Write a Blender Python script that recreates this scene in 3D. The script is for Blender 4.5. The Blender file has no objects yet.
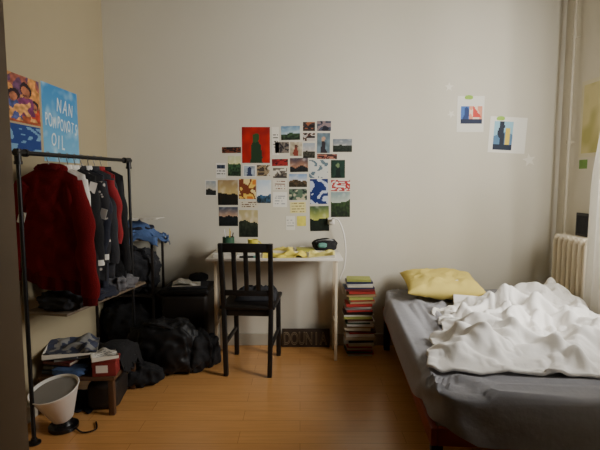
import bpy, bmesh, math, random
import numpy as np
from mathutils import Vector, Matrix, noise
V=Vector
rnd=random.Random(11)
COL=bpy.context.scene.collection
PI=math.pi
F=467.0; PITCH=math.radians(5.5); H=1.24
WY=3.43; XL=-1.403; XR=1.89; CEIL=2.85

# ------------------------------------------------------------------ helpers
def ray(u,v):
    dx=(u-300)/F; dy=(225-v)/F
    return V((dx, math.cos(PITCH)+dy*math.sin(PITCH), -math.sin(PITCH)+dy*math.cos(PITCH)))
def on_back(u,v,Y=WY):
    r=ray(u,v); k=Y/r.y
    return r.x*k, H+r.z*k
def lin1(c):
    c=c/255.0
    return c/12.92 if c<=0.04045 else ((c+0.055)/1.055)**2.4
def lin(c): return tuple(lin1(x) for x in c)
def mixc(a,b,t):
    t=max(0,min(1,t)); return tuple(x+(y-x)*t for x,y in zip(a,b))
def tag(o,label=None,cat=None,group=None,kind=None):
    if label: o['label']=label
    if cat: o['category']=cat
    if group: o['group']=group
    if kind: o['kind']=kind
    return o
def thing(name,label,cat,loc=(0,0,0),rz=0,group=None):
    o=bpy.data.objects.new(name,None); COL.objects.link(o)
    o.empty_display_size=.05
    o.location=loc; o.rotation_euler=(0,0,rz)
    return tag(o,label,cat,group)

class MB:
    def __init__(s): s.bm=bmesh.new()
    def _merge(s,t):
        me=bpy.data.meshes.new('tmp'); t.to_mesh(me); t.free(); s.bm.from_mesh(me); bpy.data.meshes.remove(me)
    def box(s,c,size,rot=None,bev=0.0,seg=2):
        t=bmesh.new(); bmesh.ops.create_cube(t,size=1)
        bmesh.ops.scale(t,vec=V(size),verts=t.verts)
        if bev>0: bmesh.ops.bevel(t,geom=t.edges[:],offset=bev,segments=seg,affect='EDGES',profile=.5)
        M=Matrix.Translation(V(c))
        if rot is not None: M=M@rot.to_4x4()
        bmesh.ops.transform(t,matrix=M,verts=t.verts); s._merge(t); return s
    def bar(s,p0,p1,w,d,bev=.003):
        p0=V(p0);p1=V(p1); z=(p1-p0); L=z.length; z.normalize()
        ref=V((1,0,0)) if abs(z.x)<.9 else V((0,1,0))
        x=(ref-z*ref.dot(z)).normalized(); y=z.cross(x)
        rot=Matrix((x,y,z)).transposed()
        return s.box((p0+p1)/2,(w,d,L),rot,bev)
    def loft(s,rings,cap=True,closed=True):
        vs=[[s.bm.verts.new(p) for p in r] for r in rings]
        n=len(rings[0]); m=n if closed else n-1
        for i in range(len(vs)-1):
            for j in range(m):
                s.bm.faces.new((vs[i][j],vs[i][(j+1)%n],vs[i+1][(j+1)%n],vs[i+1][j]))
        if cap and closed:
            s.bm.faces.new(vs[0][::-1]); s.bm.faces.new(vs[-1])
        return s
    def tube(s,pts,r,n=8,sy=1.0):
        pts=[V(p) for p in pts]; rs=r if isinstance(r,(list,tuple)) else [r]*len(pts)
        rings=[]; prev=None
        for i,p in enumerate(pts):
            a=pts[max(i-1,0)]; b=pts[min(i+1,len(pts)-1)]
            t=(b-a).normalized()
            if prev is None:
                ref=V((0,0,1)) if abs(t.z)<.9 else V((1,0,0))
                x=(ref-t*ref.dot(t)).normalized()
            else:
                x=(prev-t*prev.dot(t)).normalized()
            prev=x; y=t.cross(x)
            rings.append([p+(x*math.cos(2*PI*k/n)+y*math.sin(2*PI*k/n)*sy)*rs[i] for k in range(n)])
        return s.loft(rings)
    def lathe(s,prof,c=(0,0,0),n=24,sx=1,sy=1):
        c=V(c)
        rings=[[c+V((r*math.cos(2*PI*k/n)*sx,r*math.sin(2*PI*k/n)*sy,z)) for k in range(n)] for r,z in prof]
        return s.loft(rings)
    def grid(s,f,nu,nv,flip=False):
        vs=[[s.bm.verts.new(f(i/nu,j/nv)) for j in range(nv+1)] for i in range(nu+1)]
        for i in range(nu):
            for j in range(nv):
                q=(vs[i][j],vs[i+1][j],vs[i+1][j+1],vs[i][j+1])
                s.bm.faces.new(q[::-1] if flip else q)
        return s
    def blob(s,c,size,seed=0,amp=.1,e=.6,nu=40,nv=24,freq=3.0,ridge=False,wr=0,wf=16):
        c=V(c)
        def sp(x,p): return math.copysign(abs(x)**p,x)
        rings=[]
        for j in range(nv+1):
            ph=-PI/2+PI*(j+.02)/(nv+.04)
            ring=[]
            for i in range(nu):
                th=2*PI*i/nu
                d=V((sp(math.cos(ph),e)*sp(math.cos(th),e),sp(math.cos(ph),e)*sp(math.sin(th),e),sp(math.sin(ph),e)))
                nn=noise.noise(d*freq+V((seed*7.3,seed*3.1,0)))
                if ridge: nn=(1-abs(nn)*2.2)*.4+.25*noise.noise(d*freq*2.2+V((seed,0,0)))+.25*(1-abs(noise.noise(d*freq*2.6+V((seed,5,0))))*4)*.5
                k=1+amp*nn
                p=V((d.x*size[0]/2*k,d.y*size[1]/2*k,d.z*size[2]/2*k))
                if wr:
                    q=p+V((seed,0,0)); q=q+.03*V((noise.noise(q*8),noise.noise(q*8+V((9,0,0))),noise.noise(q*8+V((0,9,0)))))
                    p=p+d.normalized()*wr*(max(0,1-abs(noise.noise(V((q.x*wf,q.y*wf,q.z*wf*.45))))*3.2)+.6*max(0,1-abs(noise.noise(V((q.x*wf*.6,q.y*wf*.6,q.z*wf*1.1))))*3.2))
                if p.z<-size[2]*.5: p.z=-size[2]*.5
                ring.append(c+p)
            rings.append(ring)
        return s.loft(rings)
    def build(s,name,mat,parent=None,smooth=True,angle=40,loc=None):
        me=bpy.data.meshes.new(name)
        bmesh.ops.recalc_face_normals(s.bm,faces=s.bm.faces[:])
        s.bm.to_mesh(me); s.bm.free()
        if smooth:
            for p in me.polygons: p.use_smooth=True
            me.set_sharp_from_angle(angle=math.radians(angle))
        me.materials.append(mat)
        o=bpy.data.objects.new(name,me); COL.objects.link(o)
        if parent: o.parent=parent
        if loc: o.location=loc
        return o
def smoothpath(p,n=6):
    p=[V(q) for q in p]; out=[]
    for i in range(len(p)-1):
        a=p[max(i-1,0)];b=p[i];c=p[i+1];d=p[min(i+2,len(p)-1)]
        for k in range(n):
            s=k/n; out.append(.5*((2*b)+(c-a)*s+(2*a-5*b+4*c-d)*s*s+(3*b-a-3*c+d)*s**3))
    out.append(p[-1]); return out

# position-based cloth settling (numpy): grid P (n,m,3) falls on floor(x,y)
def settle(P,floor,steps=36,iters=14,dt=1/60,bend=.25,rest_scale=1.0,smooth=2):
    P=P.copy(); Vl=np.zeros_like(P)
    S=np.s_
    prs=[(S[:-1,:],S[1:,:],1.),(S[:,:-1],S[:,1:],1.),(S[:-1,:-1],S[1:,1:],.5),(S[1:,:-1],S[:-1,1:],.5),(S[:-2,:],S[2:,:],bend),(S[:,:-2],S[:,2:],bend)]
    cons=[(a,b,np.linalg.norm(P[b]-P[a],axis=-1)*rest_scale,k) for a,b,k in prs]
    for s in range(steps):
        Vl[...,2]-=9.8*dt; Vl*=.96
        Q=P+Vl*dt
        for it in range(iters):
            D=np.zeros_like(Q); C=np.zeros(Q.shape[:2])+1e-6
            for a,b,L,k in cons:
                d=Q[b]-Q[a]; l=np.linalg.norm(d,axis=-1)+1e-9
                c=(.5*k*(l-L)/l)[...,None]*d
                D[a]+=c; D[b]-=c; C[a]+=k; C[b]+=k
            Q+=1.3*D/C[...,None]
            fl=floor(Q[...,0],Q[...,1]); m=Q[...,2]<fl; Q[...,2]=np.where(m,fl,Q[...,2])
        fl=floor(Q[...,0],Q[...,1]); m=Q[...,2]<fl+.004
        Q[...,:2]=np.where(m[...,None],P[...,:2]+(Q[...,:2]-P[...,:2])*.3,Q[...,:2])
        Vl=(Q-P)/dt; sp=np.linalg.norm(Vl,axis=-1,keepdims=True); Vl*=np.minimum(1,1.5/(sp+1e-9))
        P=Q
    for _ in range(smooth):
        A=P.copy(); A[1:-1,1:-1]=.5*P[1:-1,1:-1]+.125*(P[2:,1:-1]+P[:-2,1:-1]+P[1:-1,2:]+P[1:-1,:-2]); P=A
    fl=floor(P[...,0],P[...,1]); P[...,2]=np.maximum(P[...,2],fl)
    return P
def grid_mesh(name,P,m):
    n,k,_=P.shape
    vs=[tuple(map(float,p)) for p in P.reshape(-1,3)]
    fs=[(i*k+j,(i+1)*k+j,(i+1)*k+j+1,i*k+j+1) for i in range(n-1) for j in range(k-1)]
    me=bpy.data.meshes.new(name); me.from_pydata(vs,[],fs)
    for p in me.polygons: p.use_smooth=True
    me.materials.append(m); me.update()
    o=bpy.data.objects.new(name,me); COL.objects.link(o); return o

# ------------------------------------------------------------------ materials
def mat(name,rgb,rough=.6,var=.08,scale=6,bump=0,bscale=80,metal=0,spec=.5,coat=0):
    m=bpy.data.materials.new(name); m.use_nodes=True
    nt=m.node_tree; b=nt.nodes['Principled BSDF']
    tc=nt.nodes.new('ShaderNodeTexCoord'); nz=nt.nodes.new('ShaderNodeTexNoise'); cr=nt.nodes.new('ShaderNodeValToRGB')
    nz.inputs['Scale'].default_value=scale; nz.inputs['Detail'].default_value=4
    c=lin(rgb)
    cr.color_ramp.elements[0].color=tuple(x*(1-var) for x in c)+(1,)
    cr.color_ramp.elements[1].color=tuple(min(1,x*(1+var)) for x in c)+(1,)
    cr.color_ramp.elements[0].position=.3; cr.color_ramp.elements[1].position=.7
    nt.links.new(tc.outputs['Object'],nz.inputs['Vector']); nt.links.new(nz.outputs['Fac'],cr.inputs['Fac'])
    nt.links.new(cr.outputs['Color'],b.inputs['Base Color'])
    b.inputs['Roughness'].default_value=rough; b.inputs['Metallic'].default_value=metal
    b.inputs['Specular IOR Level'].default_value=spec
    if bump:
        n2=nt.nodes.new('ShaderNodeTexNoise'); n2.inputs['Scale'].default_value=bscale; n2.inputs['Detail'].default_value=3
        bp=nt.nodes.new('ShaderNodeBump'); bp.inputs['Strength'].default_value=bump; bp.inputs['Distance'].default_value=.01
        nt.links.new(tc.outputs['Object'],n2.inputs['Vector']); nt.links.new(n2.outputs['Fac'],bp.inputs['Height'])
        nt.links.new(bp.outputs['Normal'],b.inputs['Normal'])
    return m
def mat_attr():
    m=bpy.data.materials.new('printed_paper'); m.use_nodes=True
    nt=m.node_tree; b=nt.nodes['Principled BSDF']
    a=nt.nodes.new('ShaderNodeAttribute'); a.attribute_name='Col'
    nt.links.new(a.outputs['Color'],b.inputs['Base Color']); b.inputs['Roughness'].default_value=.6
    b.inputs['Specular IOR Level'].default_value=.25
    return m
def mat_sheer(name,rgb):
    m=bpy.data.materials.new(name); m.use_nodes=True
    nt=m.node_tree; N=nt.nodes.new; L=nt.links.new
    out=nt.nodes['Material Output']; nt.nodes.remove(nt.nodes['Principled BSDF'])
    tc=N('ShaderNodeTexCoord'); nz=N('ShaderNodeTexNoise'); nz.inputs['Scale'].default_value=40
    cr=N('ShaderNodeValToRGB'); c=lin(rgb)
    cr.color_ramp.elements[0].color=tuple(x*.95 for x in c)+(1,); cr.color_ramp.elements[1].color=c+(1,)
    d=N('ShaderNodeBsdfDiffuse'); t=N('ShaderNodeBsdfTranslucent'); mx=N('ShaderNodeMixShader'); mx.inputs[0].default_value=.5
    L(tc.outputs['Object'],nz.inputs['Vector']); L(nz.outputs['Fac'],cr.inputs['Fac'])
    L(cr.outputs['Color'],d.inputs['Color']); L(cr.outputs['Color'],t.inputs['Color'])
    L(d.outputs[0],mx.inputs[1]); L(t.outputs[0],mx.inputs[2]); L(mx.outputs[0],out.inputs['Surface'])
    return m
def mat_floor():
    m=bpy.data.materials.new('laminate'); m.use_nodes=True
    nt=m.node_tree; N=nt.nodes.new; L=nt.links.new; b=nt.nodes['Principled BSDF']
    tc=N('ShaderNodeTexCoord'); br=N('ShaderNodeTexBrick')
    br.offset=.37; br.inputs['Scale'].default_value=1
    br.inputs['Color1'].default_value=lin((212,156,94))+(1,); br.inputs['Color2'].default_value=lin((204,148,88))+(1,)
    br.inputs['Mortar'].default_value=lin((166,116,66))+(1,)
    br.inputs['Mortar Size'].default_value=.0012; br.inputs['Brick Width'].default_value=.8; br.inputs['Row Height'].default_value=.105
    br.inputs['Bias'].default_value=0
    L(tc.outputs['Object'],br.inputs['Vector'])
    mp=N('ShaderNodeMapping'); mp.inputs['Scale'].default_value=(3,40,1)
    nz=N('ShaderNodeTexNoise'); nz.inputs['Scale'].default_value=1.5; nz.inputs['Detail'].default_value=6
    L(tc.outputs['Object'],mp.inputs['Vector']); L(mp.outputs['Vector'],nz.inputs['Vector'])
    cr=N('ShaderNodeValToRGB'); cr.color_ramp.elements[0].color=(.90,.88,.86,1); cr.color_ramp.elements[1].color=(1.04,1.02,1.0,1)
    cr.color_ramp.elements[0].position=.3; cr.color_ramp.elements[1].position=.7
    L(nz.outputs['Fac'],cr.inputs['Fac'])
    mx=N('ShaderNodeMix'); mx.data_type='RGBA'; mx.blend_type='MULTIPLY'; mx.inputs[0].default_value=1
    L(br.outputs['Color'],mx.inputs[6]); L(cr.outputs['Color'],mx.inputs[7]); L(mx.outputs[2],b.inputs['Base Color'])
    b.inputs['Roughness'].default_value=.26; b.inputs['Specular IOR Level'].default_value=.9
    return m
def mat_dots(name,bg,fg,scale=40,thr=.25):
    m=bpy.data.materials.new(name); m.use_nodes=True
    nt=m.node_tree; N=nt.nodes.new; L=nt.links.new; b=nt.nodes['Principled BSDF']
    tc=N('ShaderNodeTexCoord'); vo=N('ShaderNodeTexVoronoi'); vo.inputs['Scale'].default_value=scale
    cr=N('ShaderNodeValToRGB'); cr.color_ramp.interpolation='CONSTANT'
    cr.color_ramp.elements[0].color=lin(fg)+(1,); cr.color_ramp.elements[1].color=lin(bg)+(1,); cr.color_ramp.elements[1].position=thr
    L(tc.outputs['Object'],vo.inputs['Vector']); L(vo.outputs['Distance'],cr.inputs['Fac']); L(cr.outputs['Color'],b.inputs['Base Color'])
    b.inputs['Roughness'].default_value=.85
    return m

M={}
M['wall']=mat('wall_paint',(211,204,187),.9,.02,2,.05,120,spec=.2)
M['wall_warm_dim']=mat('wall_paint_warm_dim',(172,158,128),.9,.02,2,.05,120,spec=.2)  # warm left wall paint, darkened so the dim light is in the colour
M['wall_r_lightened']=mat('wall_paint_right_lightened',(224,217,200),.9,.02,2,.05,120,spec=.2)  # right wall colour lightened to make up for daylight not reaching it
M['ceil']=mat('ceiling_paint',(130,126,118),.9,.02)
M['trim']=mat('trim_paint',(180,172,153),.6,.04)
M['jamb']=mat('jamb_paint',(120,102,80),.6,.05)
M['floor']=mat_floor()
M['paper']=mat_attr()
M['black']=mat('black_paint',(20,18,18),.5,.15)
M['blackmetal']=mat('black_metal',(26,25,26),.4,.1,metal=.3)
M['blackcloth']=mat('black_cloth',(20,19,21),.9,.2,10,.3,60)
M['blackplastic']=mat('black_plastic',(18,18,20),.27,.2)
M['bagmat']=mat('matte_bag',(20,19,20),.55,.2,spec=.35)
M['char']=mat('charcoal_cloth',(40,40,44),.9,.15,10,.3,60)
M['darkbrown']=mat('dark_box',(36,29,24),.6,.2)
M['red']=mat('red_knit',(104,18,21),.95,.08,14,.35,160,spec=.15)
M['redrib']=mat('red_rib',(82,14,17),.95,.1,14,.3,140,spec=.15)
M['crimson']=mat('crimson_cloth',(140,28,34),.9,.12,10,.2,80)
M['whitecloth']=mat('white_cloth',(214,208,198),.9,.04,6,.15,60)
M['navy']=mat('navy_cloth',(28,30,44),.9,.12,10,.3,60)
M['denim']=mat('denim',(70,94,138),.9,.18,16,.4,90)
M['greycloth']=mat('grey_cloth',(92,90,92),.9,.08,8,.2,60)
M['dots']=mat_dots('black_floral',(26,24,28),(176,166,158),30,.26)
M['wood']=mat('pale_wood',(216,200,172),.55,.08,4)
M['shelfwood']=mat('shelf_wood',(110,95,78),.55,.08,4)
M['benchwood']=mat('brown_wood',(88,60,40),.5,.15,5)
M['orange']=mat('orange_bed_frame',(140,52,30),.5,.1)
M['sheet']=mat('grey_sheet',(162,161,166),.92,.04,3,.3,25,spec=.15)
M['duvet']=mat('white_duvet',(248,244,238),.9,.02,4,.15,30,spec=.2)
M['yellow']=mat('yellow_pillowcase',(226,204,112),.9,.05,5,.2,40,spec=.2)
M['desk']=mat('white_laminate',(224,216,202),.4,.03)
M['whiteplastic']=mat('white_plastic',(232,226,218),.4,.03)
M['greyplastic']=mat('grey_lining',(140,136,130),.6,.05)
M['whitemetal']=mat('white_metal',(190,184,174),.45,.04)
M['radiator']=mat('radiator_paint',(222,208,182),.45,.05)
M['pipe']=mat('pipe_paint',(200,190,168),.45,.05)
M['green']=mat('green_glaze',(46,84,62),.35,.15)
M['olive']=mat('olive_yellow',(206,190,70),.45,.1)
M['tape']=mat('green_tape',(150,190,60),.6,.06)
M['teal']=mat('teal_patch',(90,140,128),.7,.1)
M['steel']=mat('steel',(150,150,150),.35,.05,metal=.8)
M['pages']=mat('book_pages',(214,202,178),.9,.06,40)
M['letter']=mat('white_letters',(222,230,232),.6,.02)
M['paleletter']=mat('pale_outline_letters',(150,130,100),.6,.05)
M['palebrown']=mat('panel_brown',(64,50,38),.7,.1)
M['curtain']=mat_sheer('white_curtain',(250,248,242))
M['star']=mat('pale_star',(229,223,208),.6,.03)
M['redbox']=mat('red_card',(130,40,38),.6,.08)
M['bluebox']=mat('blue_card',(44,60,110),.6,.08)

# ------------------------------------------------------------------ room shell
def struct(name,mb,m,**k):
    o=mb.build(name,m,smooth=False,**k); o['kind']='structure'; return o
Y0=-1.2
struct('floor',MB().box(((XL+XR)/2,(WY+Y0)/2,-.05),(XR-XL+.3,WY-Y0+.3,.1)),M['floor'])
struct('ceiling',MB().box(((XL+XR)/2,(WY+Y0)/2,CEIL+.05),(XR-XL+.3,WY-Y0+.3,.1)),M['ceil'])
struct('wall_back',MB().box(((XL+XR)/2,WY+.06,CEIL/2),(XR-XL+.24,.12,CEIL)),M['wall'])
struct('wall_left',MB().box((XL-.06,(WY+1.1)/2,CEIL/2),(.12,WY-1.1,CEIL)),M['wall_warm_dim'])
WA,WB,WZ0,WZ1=1.25,2.56,.85,2.5
rw=MB()
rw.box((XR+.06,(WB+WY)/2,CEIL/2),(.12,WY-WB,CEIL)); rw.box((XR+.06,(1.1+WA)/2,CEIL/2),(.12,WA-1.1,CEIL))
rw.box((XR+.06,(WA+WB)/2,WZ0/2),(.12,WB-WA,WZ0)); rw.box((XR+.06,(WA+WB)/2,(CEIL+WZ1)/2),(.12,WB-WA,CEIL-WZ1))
struct('wall_right',rw,M['wall_r_lightened'])
fw=MB().box(((XL-.86)/2,1.15,CEIL/2),(-.86-XL,.1,CEIL)).box(((.95+XR)/2,1.15,CEIL/2),(XR-.95,.1,CEIL)).box((.045,1.15,(2.1+CEIL)/2),(1.81,.1,CEIL-2.1))
struct('wall_front',fw,M['wall'])
struct('trim_1',MB().box((-.807,1.15,1.05),(.114,.16,2.1),bev=.003).box((-.88,1.06,1.05),(.05,.02,2.1),bev=.003),M['jamb'])
struct('baseboard_back',MB().box(((XL+XR)/2,WY-.008,.045),(XR-XL,.016,.09),bev=.003),M['trim'])
struct('baseboard_left',MB().box((XL+.008,2.31,.045),(.016,2.2,.09),bev=.003),M['trim'])
struct('baseboard_right',MB().box((XR-.008,2.31,.045),(.016,2.2,.09),bev=.003),M['trim'])
wf=MB()
for y in (WA+.03,(WA+WB)/2,WB-.03): wf.box((XR+.05,y,(WZ0+WZ1)/2),(.05,.06,WZ1-WZ0),bev=.004)
for z in (WZ0+.03,WZ1-.03): wf.box((XR+.05,(WA+WB)/2,z),(.05,WB-WA,.06),bev=.004)
struct('window_1',wf,M['whitemetal'])

# ------------------------------------------------------------------ printed cards
def paint_slab(mb_name,w,h,paint,label,cat,group,loc,face='back',tilt=0,parent=None,cell=.0065,t=.0012,curl=0):
    nx=max(6,min(80,int(w/cell))); nz=max(6,min(80,int(h/cell)))
    verts=[];faces=[];cols=[]
    def tr(x,d,z):
        if tilt:
            c,s=math.cos(tilt),math.sin(tilt); x,z=x*c-z*s,x*s+z*c
        if face=='back': return (x,-d,z)
        if face=='left': return (d,x,z)
        if face=='right': return (-d,-x,z)
        if face=='up': return (x,z,d)
    for i in range(nx+1):
        for j in range(nz+1): 
            x=-w/2+w*i/nx; z=-h/2+h*j/nz
            verts.append(tr(x,t+curl*max(0,noise.noise(V((x*14,z*14,curl*90)))+.1),z))
    idx=lambda i,j:i*(nz+1)+j
    for i in range(nx):
        for j in range(nz):
            faces.append((idx(i,j),idx(i+1,j),idx(i+1,j+1),idx(i,j+1))); cols.append(lin(paint((i+.5)/nx,(j+.5)/nz)))
    b=len(verts)
    for (x,z) in ((-w/2,-h/2),(w/2,-h/2),(w/2,h/2),(-w/2,h/2)): verts.append(tr(x,0,z))
    ed=lin((215,208,192))
    cn=[idx(0,0),idx(nx,0),idx(nx,nz),idx(0,nz)]
    faces.append((b+3,b+2,b+1,b)); cols.append(ed)
    for k in range(4):
        faces.append((b+k,b+(k+1)%4,cn[(k+1)%4],cn[k])); cols.append(ed)
    me=bpy.data.meshes.new(mb_name); me.from_pydata(verts,[],faces)
    at=me.color_attributes.new('Col','FLOAT_COLOR','CORNER')
    for p in me.polygons:
        for li in p.loop_indices: at.data[li].color=cols[p.index]+(1,)
    me.materials.append(M['paper']); me.update()
    o=bpy.data.objects.new(mb_name,me); COL.objects.link(o); o.location=loc
    if parent: o.parent=parent
    if label: tag(o,label,cat,group)
    return o
_sd=[0]
def NZ(u,v,f=5):
    return noise.noise(V((u*f+_sd[0]*13.7,v*f,_sd[0]*5.1)))
def seeded(fn):
    _sd[0]+=1; s=_sd[0]
    def g(u,v):
        _sd[0]=s; return fn(u,v)
    return g
def land(sky,hor,gr,h=.45,dark=(20,24,20),border=None):
    def f(u,v):
        if border and (u<.07 or u>.93 or v<.07 or v>.93): return border
        hl=h+.14*NZ(u,0,3)
        if v>hl: return mixc(mixc(hor,sky,(v-hl)/(1-h)),(250,245,235),max(0,NZ(u,v,5))*.5)
        return mixc(dark,gr,.25+.75*(v/max(hl,.01))*.6+.6*NZ(u,v,9))
    return seeded(f)
def fig(bg,body,head=None,cx=.5,border=None,ground=None):
    head=head or body
    def f(u,v):
        if border and (u<.08 or u>.92 or v<.07 or v>.93): return border
        x=(u-cx)+.05*NZ(u,v,6); 
        if (x/.14)**2+((v-.7)/.13)**2<1: return head
        if v<.6 and abs(x)<.12+.2*(.6-v)+.06*NZ(u,v,7): return body
        if ground and v<.2: return ground
        return mixc(bg,tuple(c*.75 for c in bg),.5+NZ(u,v,4))
    return seeded(f)
def text(bg,ink,rows=6,head=None,margin=.12):
    def f(u,v):
        if head and v>.62 and margin<u<1-margin and v<1-margin: return mixc(head,tuple(c*.6 for c in head),.5+NZ(u,v,6))
        if margin<u<1-margin and margin<v<(.55 if head else 1-margin):
            k=(v*rows)%1
            if .3<k<.65 and NZ(u,math.floor(v*rows)*.37,14)>-.15: return ink
        return bg
    return seeded(f)
def abst(cols,fr=3.5,border=None):
    def f(u,v):
        if border and (u<.08 or u>.92 or v<.07 or v>.93): return border
        k=(NZ(u+.4*NZ(u,v,2),v,fr)+.6)/1.2*len(cols)
        return cols[max(0,min(len(cols)-1,int(k)))]
    return seeded(f)
def leaves(bg,fg,n=3,border=None):
    def f(u,v):
        if border and (u<.07 or u>.93 or v<.06 or v>.94): return border
        a=math.sin(u*n*2*PI+2*math.sin(v*7)+3*NZ(u,v,3))*math.cos(v*n*1.4*PI+3*NZ(v,u,3))
        return fg if a>.25 else bg
    return seeded(f)
def plain(c): return seeded(lambda u,v: mixc(c,tuple(x*.92 for x in c),.5+NZ(u,v,3)))

G='pictures and notes taped to the wall above the desk'
cards=[
((242,127,270,163),fig((186,34,30),(38,58,36),(52,78,40)),'poster','large red poster with a dark green figure, biggest picture in the wall collage','poster'),
((272,127,279,155),text((226,220,206),(40,36,34),9,None,.2),'paper_strip','tall narrow white paper strip with black marks, right beside the large red poster','paper strip'),
((281,126,300,140),land((96,130,160),(170,190,196),(70,96,62)),'postcard','landscape postcard of green hills under blue sky, right of the narrow white strip','postcard'),
((303,122,315,131),abst([(30,26,30),(60,46,44),(150,90,60)]),'photo','tiny dark photo with orange glow, left one of the two topmost pictures in the collage','photo'),
((317,121,331,131),abst([(34,34,44),(70,74,90),(140,120,120)]),'photo','small dark bluish photo, right one of the two topmost pictures in the collage','photo'),
((303,133,315,141),abst([(190,180,170),(90,60,50),(40,34,34)]),'photo','tiny pale and brown photo just below the orange glowing dark photo','photo'),
((317,133,330,153),fig((120,140,150),(46,40,44),(190,150,120)),'photo','upright photo of a dark clad person on grey blue, below the dark bluish photo','photo'),
((303,143,315,158),land((150,160,170),(190,180,170),(96,86,70)),'postcard','small upright grey landscape card left of the photo of a dark clad person','postcard'),
((333,139,352,152),land((110,120,130),(150,150,150),(50,60,48),.5),'postcard','dark wide landscape postcard at the upper right edge of the collage','postcard'),
((222,147,241,153),abst([(60,34,28),(110,60,40),(30,26,26)]),'postcard','thin dark brown strip of picture left of the large red poster','postcard'),
((228,156,241,176),land((196,200,160),(214,210,150),(70,110,70),.6),'postcard','upright yellow green landscape card under the thin dark brown strip','postcard'),
((216,163,226,178),text((222,218,208),(60,60,66),5,(70,80,100)),'postcard','small white card with a blue grey block, at the upper left edge of the collage','postcard'),
((243,165,256,177),fig((180,190,200),(50,60,90),None,.5,(225,220,210)),'postcard','white bordered card with a navy figure, under the left half of the red poster','postcard'),
((257,165,270,176),abst([(70,60,50),(150,130,100),(210,200,180)]),'photo','small beige and brown photo under the right half of the red poster','photo'),
((275,142,289,153),abst([(30,30,34),(120,110,100),(54,50,52)]),'photo','small black and grey photo under the green hills postcard','photo'),
((290,142,302,156),fig((206,190,160),(130,60,46),(90,60,50)),'postcard','small cream card with a rust coloured figure, under the green hills postcard at its right','postcard'),
((272,159,288,166),abst([(110,26,30),(150,40,40),(60,20,24)]),'postcard','thin dark red strip of picture near the middle of the collage','postcard'),
((290,158,308,172),land((70,60,70),(170,120,90),(44,40,46),.4),'postcard','dusky landscape postcard right of the thin dark red strip','postcard'),
((309,160,328,178),leaves((206,204,196),(96,114,124),1.6),'print','pale print with blue grey blotches, right of the dusky landscape','print'),
((331,160,345,178),fig((30,60,46),(16,30,26),(110,130,90)),'postcard','upright dark green card with a shadowy figure, below the dark wide landscape','postcard'),
((317,154,337,159),abst([(120,60,50),(60,34,34),(170,110,90)]),'paper_strip','thin reddish brown strip above the dark green card','paper strip'),
((205,180,217,196),land((140,150,160),(200,190,170),(60,60,60),.4,border=(222,216,204)),'postcard','white bordered grey landscape card, leftmost in the collage','postcard'),
((218,180,238,205),land((150,126,90),(196,170,110),(40,30,22),.45),'postcard','amber sunset postcard with black foreground, second from the left edge','postcard'),
((239,179,256,199),abst([(206,120,46),(230,190,90),(120,60,36),(236,210,140)],3),'postcard','bright orange and yellow card below the white bordered navy figure','postcard'),
((257,180,271,203),land((190,206,220),(236,236,232),(80,120,160),.35),'postcard','upright pale blue and white seascape card right of the orange card','postcard'),
((273,168,287,178),abst([(214,206,190),(110,100,90),(60,56,54)]),'photo','small grey and white photo just below the thin dark red strip','photo'),
((273,180,287,190),text((222,214,198),(120,70,50),4),'note','small cream card with brown writing lines below the grey and white photo','note'),
((289,174,307,187),land((120,150,190),(200,200,200),(120,90,60),.5),'postcard','wide blue and brown landscape card under the dusky landscape','postcard'),
((289,189,307,200),abst([(40,50,50),(90,110,90),(190,180,150)]),'photo','wide dark green and cream photo under the blue and brown landscape','photo'),
((310,179,328,204),leaves((24,44,104),(190,198,212),1.1),'print','deep blue print with white cut shapes at the right of the collage','print'),
((331,180,350,191),abst([(220,206,196),(170,50,50),(230,224,214)]),'postcard','white card with red patches at the right edge of the collage','postcard'),
((331,192,350,217),land((130,150,150),(190,196,180),(60,86,40),.62),'postcard','large green meadow postcard at the lower right edge of the collage','postcard'),
((219,207,238,226),land((60,70,90),(190,150,120),(30,34,40),.5),'postcard','dark dusk postcard under the amber sunset at the lower left','postcard'),
((240,201,258,208),text((214,204,180),(110,80,60),3),'note','thin beige note with brown lines under the orange card','note'),
((239,210,258,237),land((180,164,116),(196,178,136),(52,60,44),.55),'postcard','tall ochre and dark green card, lowest on the left of the collage','postcard'),
((273,192,287,207),text((232,228,218),(150,150,150),6),'note','plain white note with faint grey lines in the middle of the collage','note'),
((290,202,306,213),text((226,214,150),(150,130,80),4),'note','wide pale yellow note under the dark green and cream photo','note'),
((310,206,329,231),land((70,90,60),(190,190,90),(30,44,28),.5),'postcard','tall dark green and yellow card beneath the deep blue print','postcard'),
((297,216,306,226),plain((236,222,96)),'sticky_note','small bright yellow sticky note low in the collage','sticky note'),
((286,216,295,230),text((228,224,212),(170,166,160),5),'note','small white note left of the bright yellow sticky note','note'),
]
for i,(r,pt,nm,lb,ct) in enumerate(cards):
    x0,z1=on_back(r[0],(r[1]+r[3])/2); x1,_=on_back(r[2],(r[1]+r[3])/2)
    _,za=on_back(300,r[1]); _,zb=on_back(300,r[3])
    paint_slab(nm,x1-x0,za-zb,pt,lb,ct,G,((x0+x1)/2,WY-.0002,(za+zb)/2),'back',rnd.uniform(-.02,.02))

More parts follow.
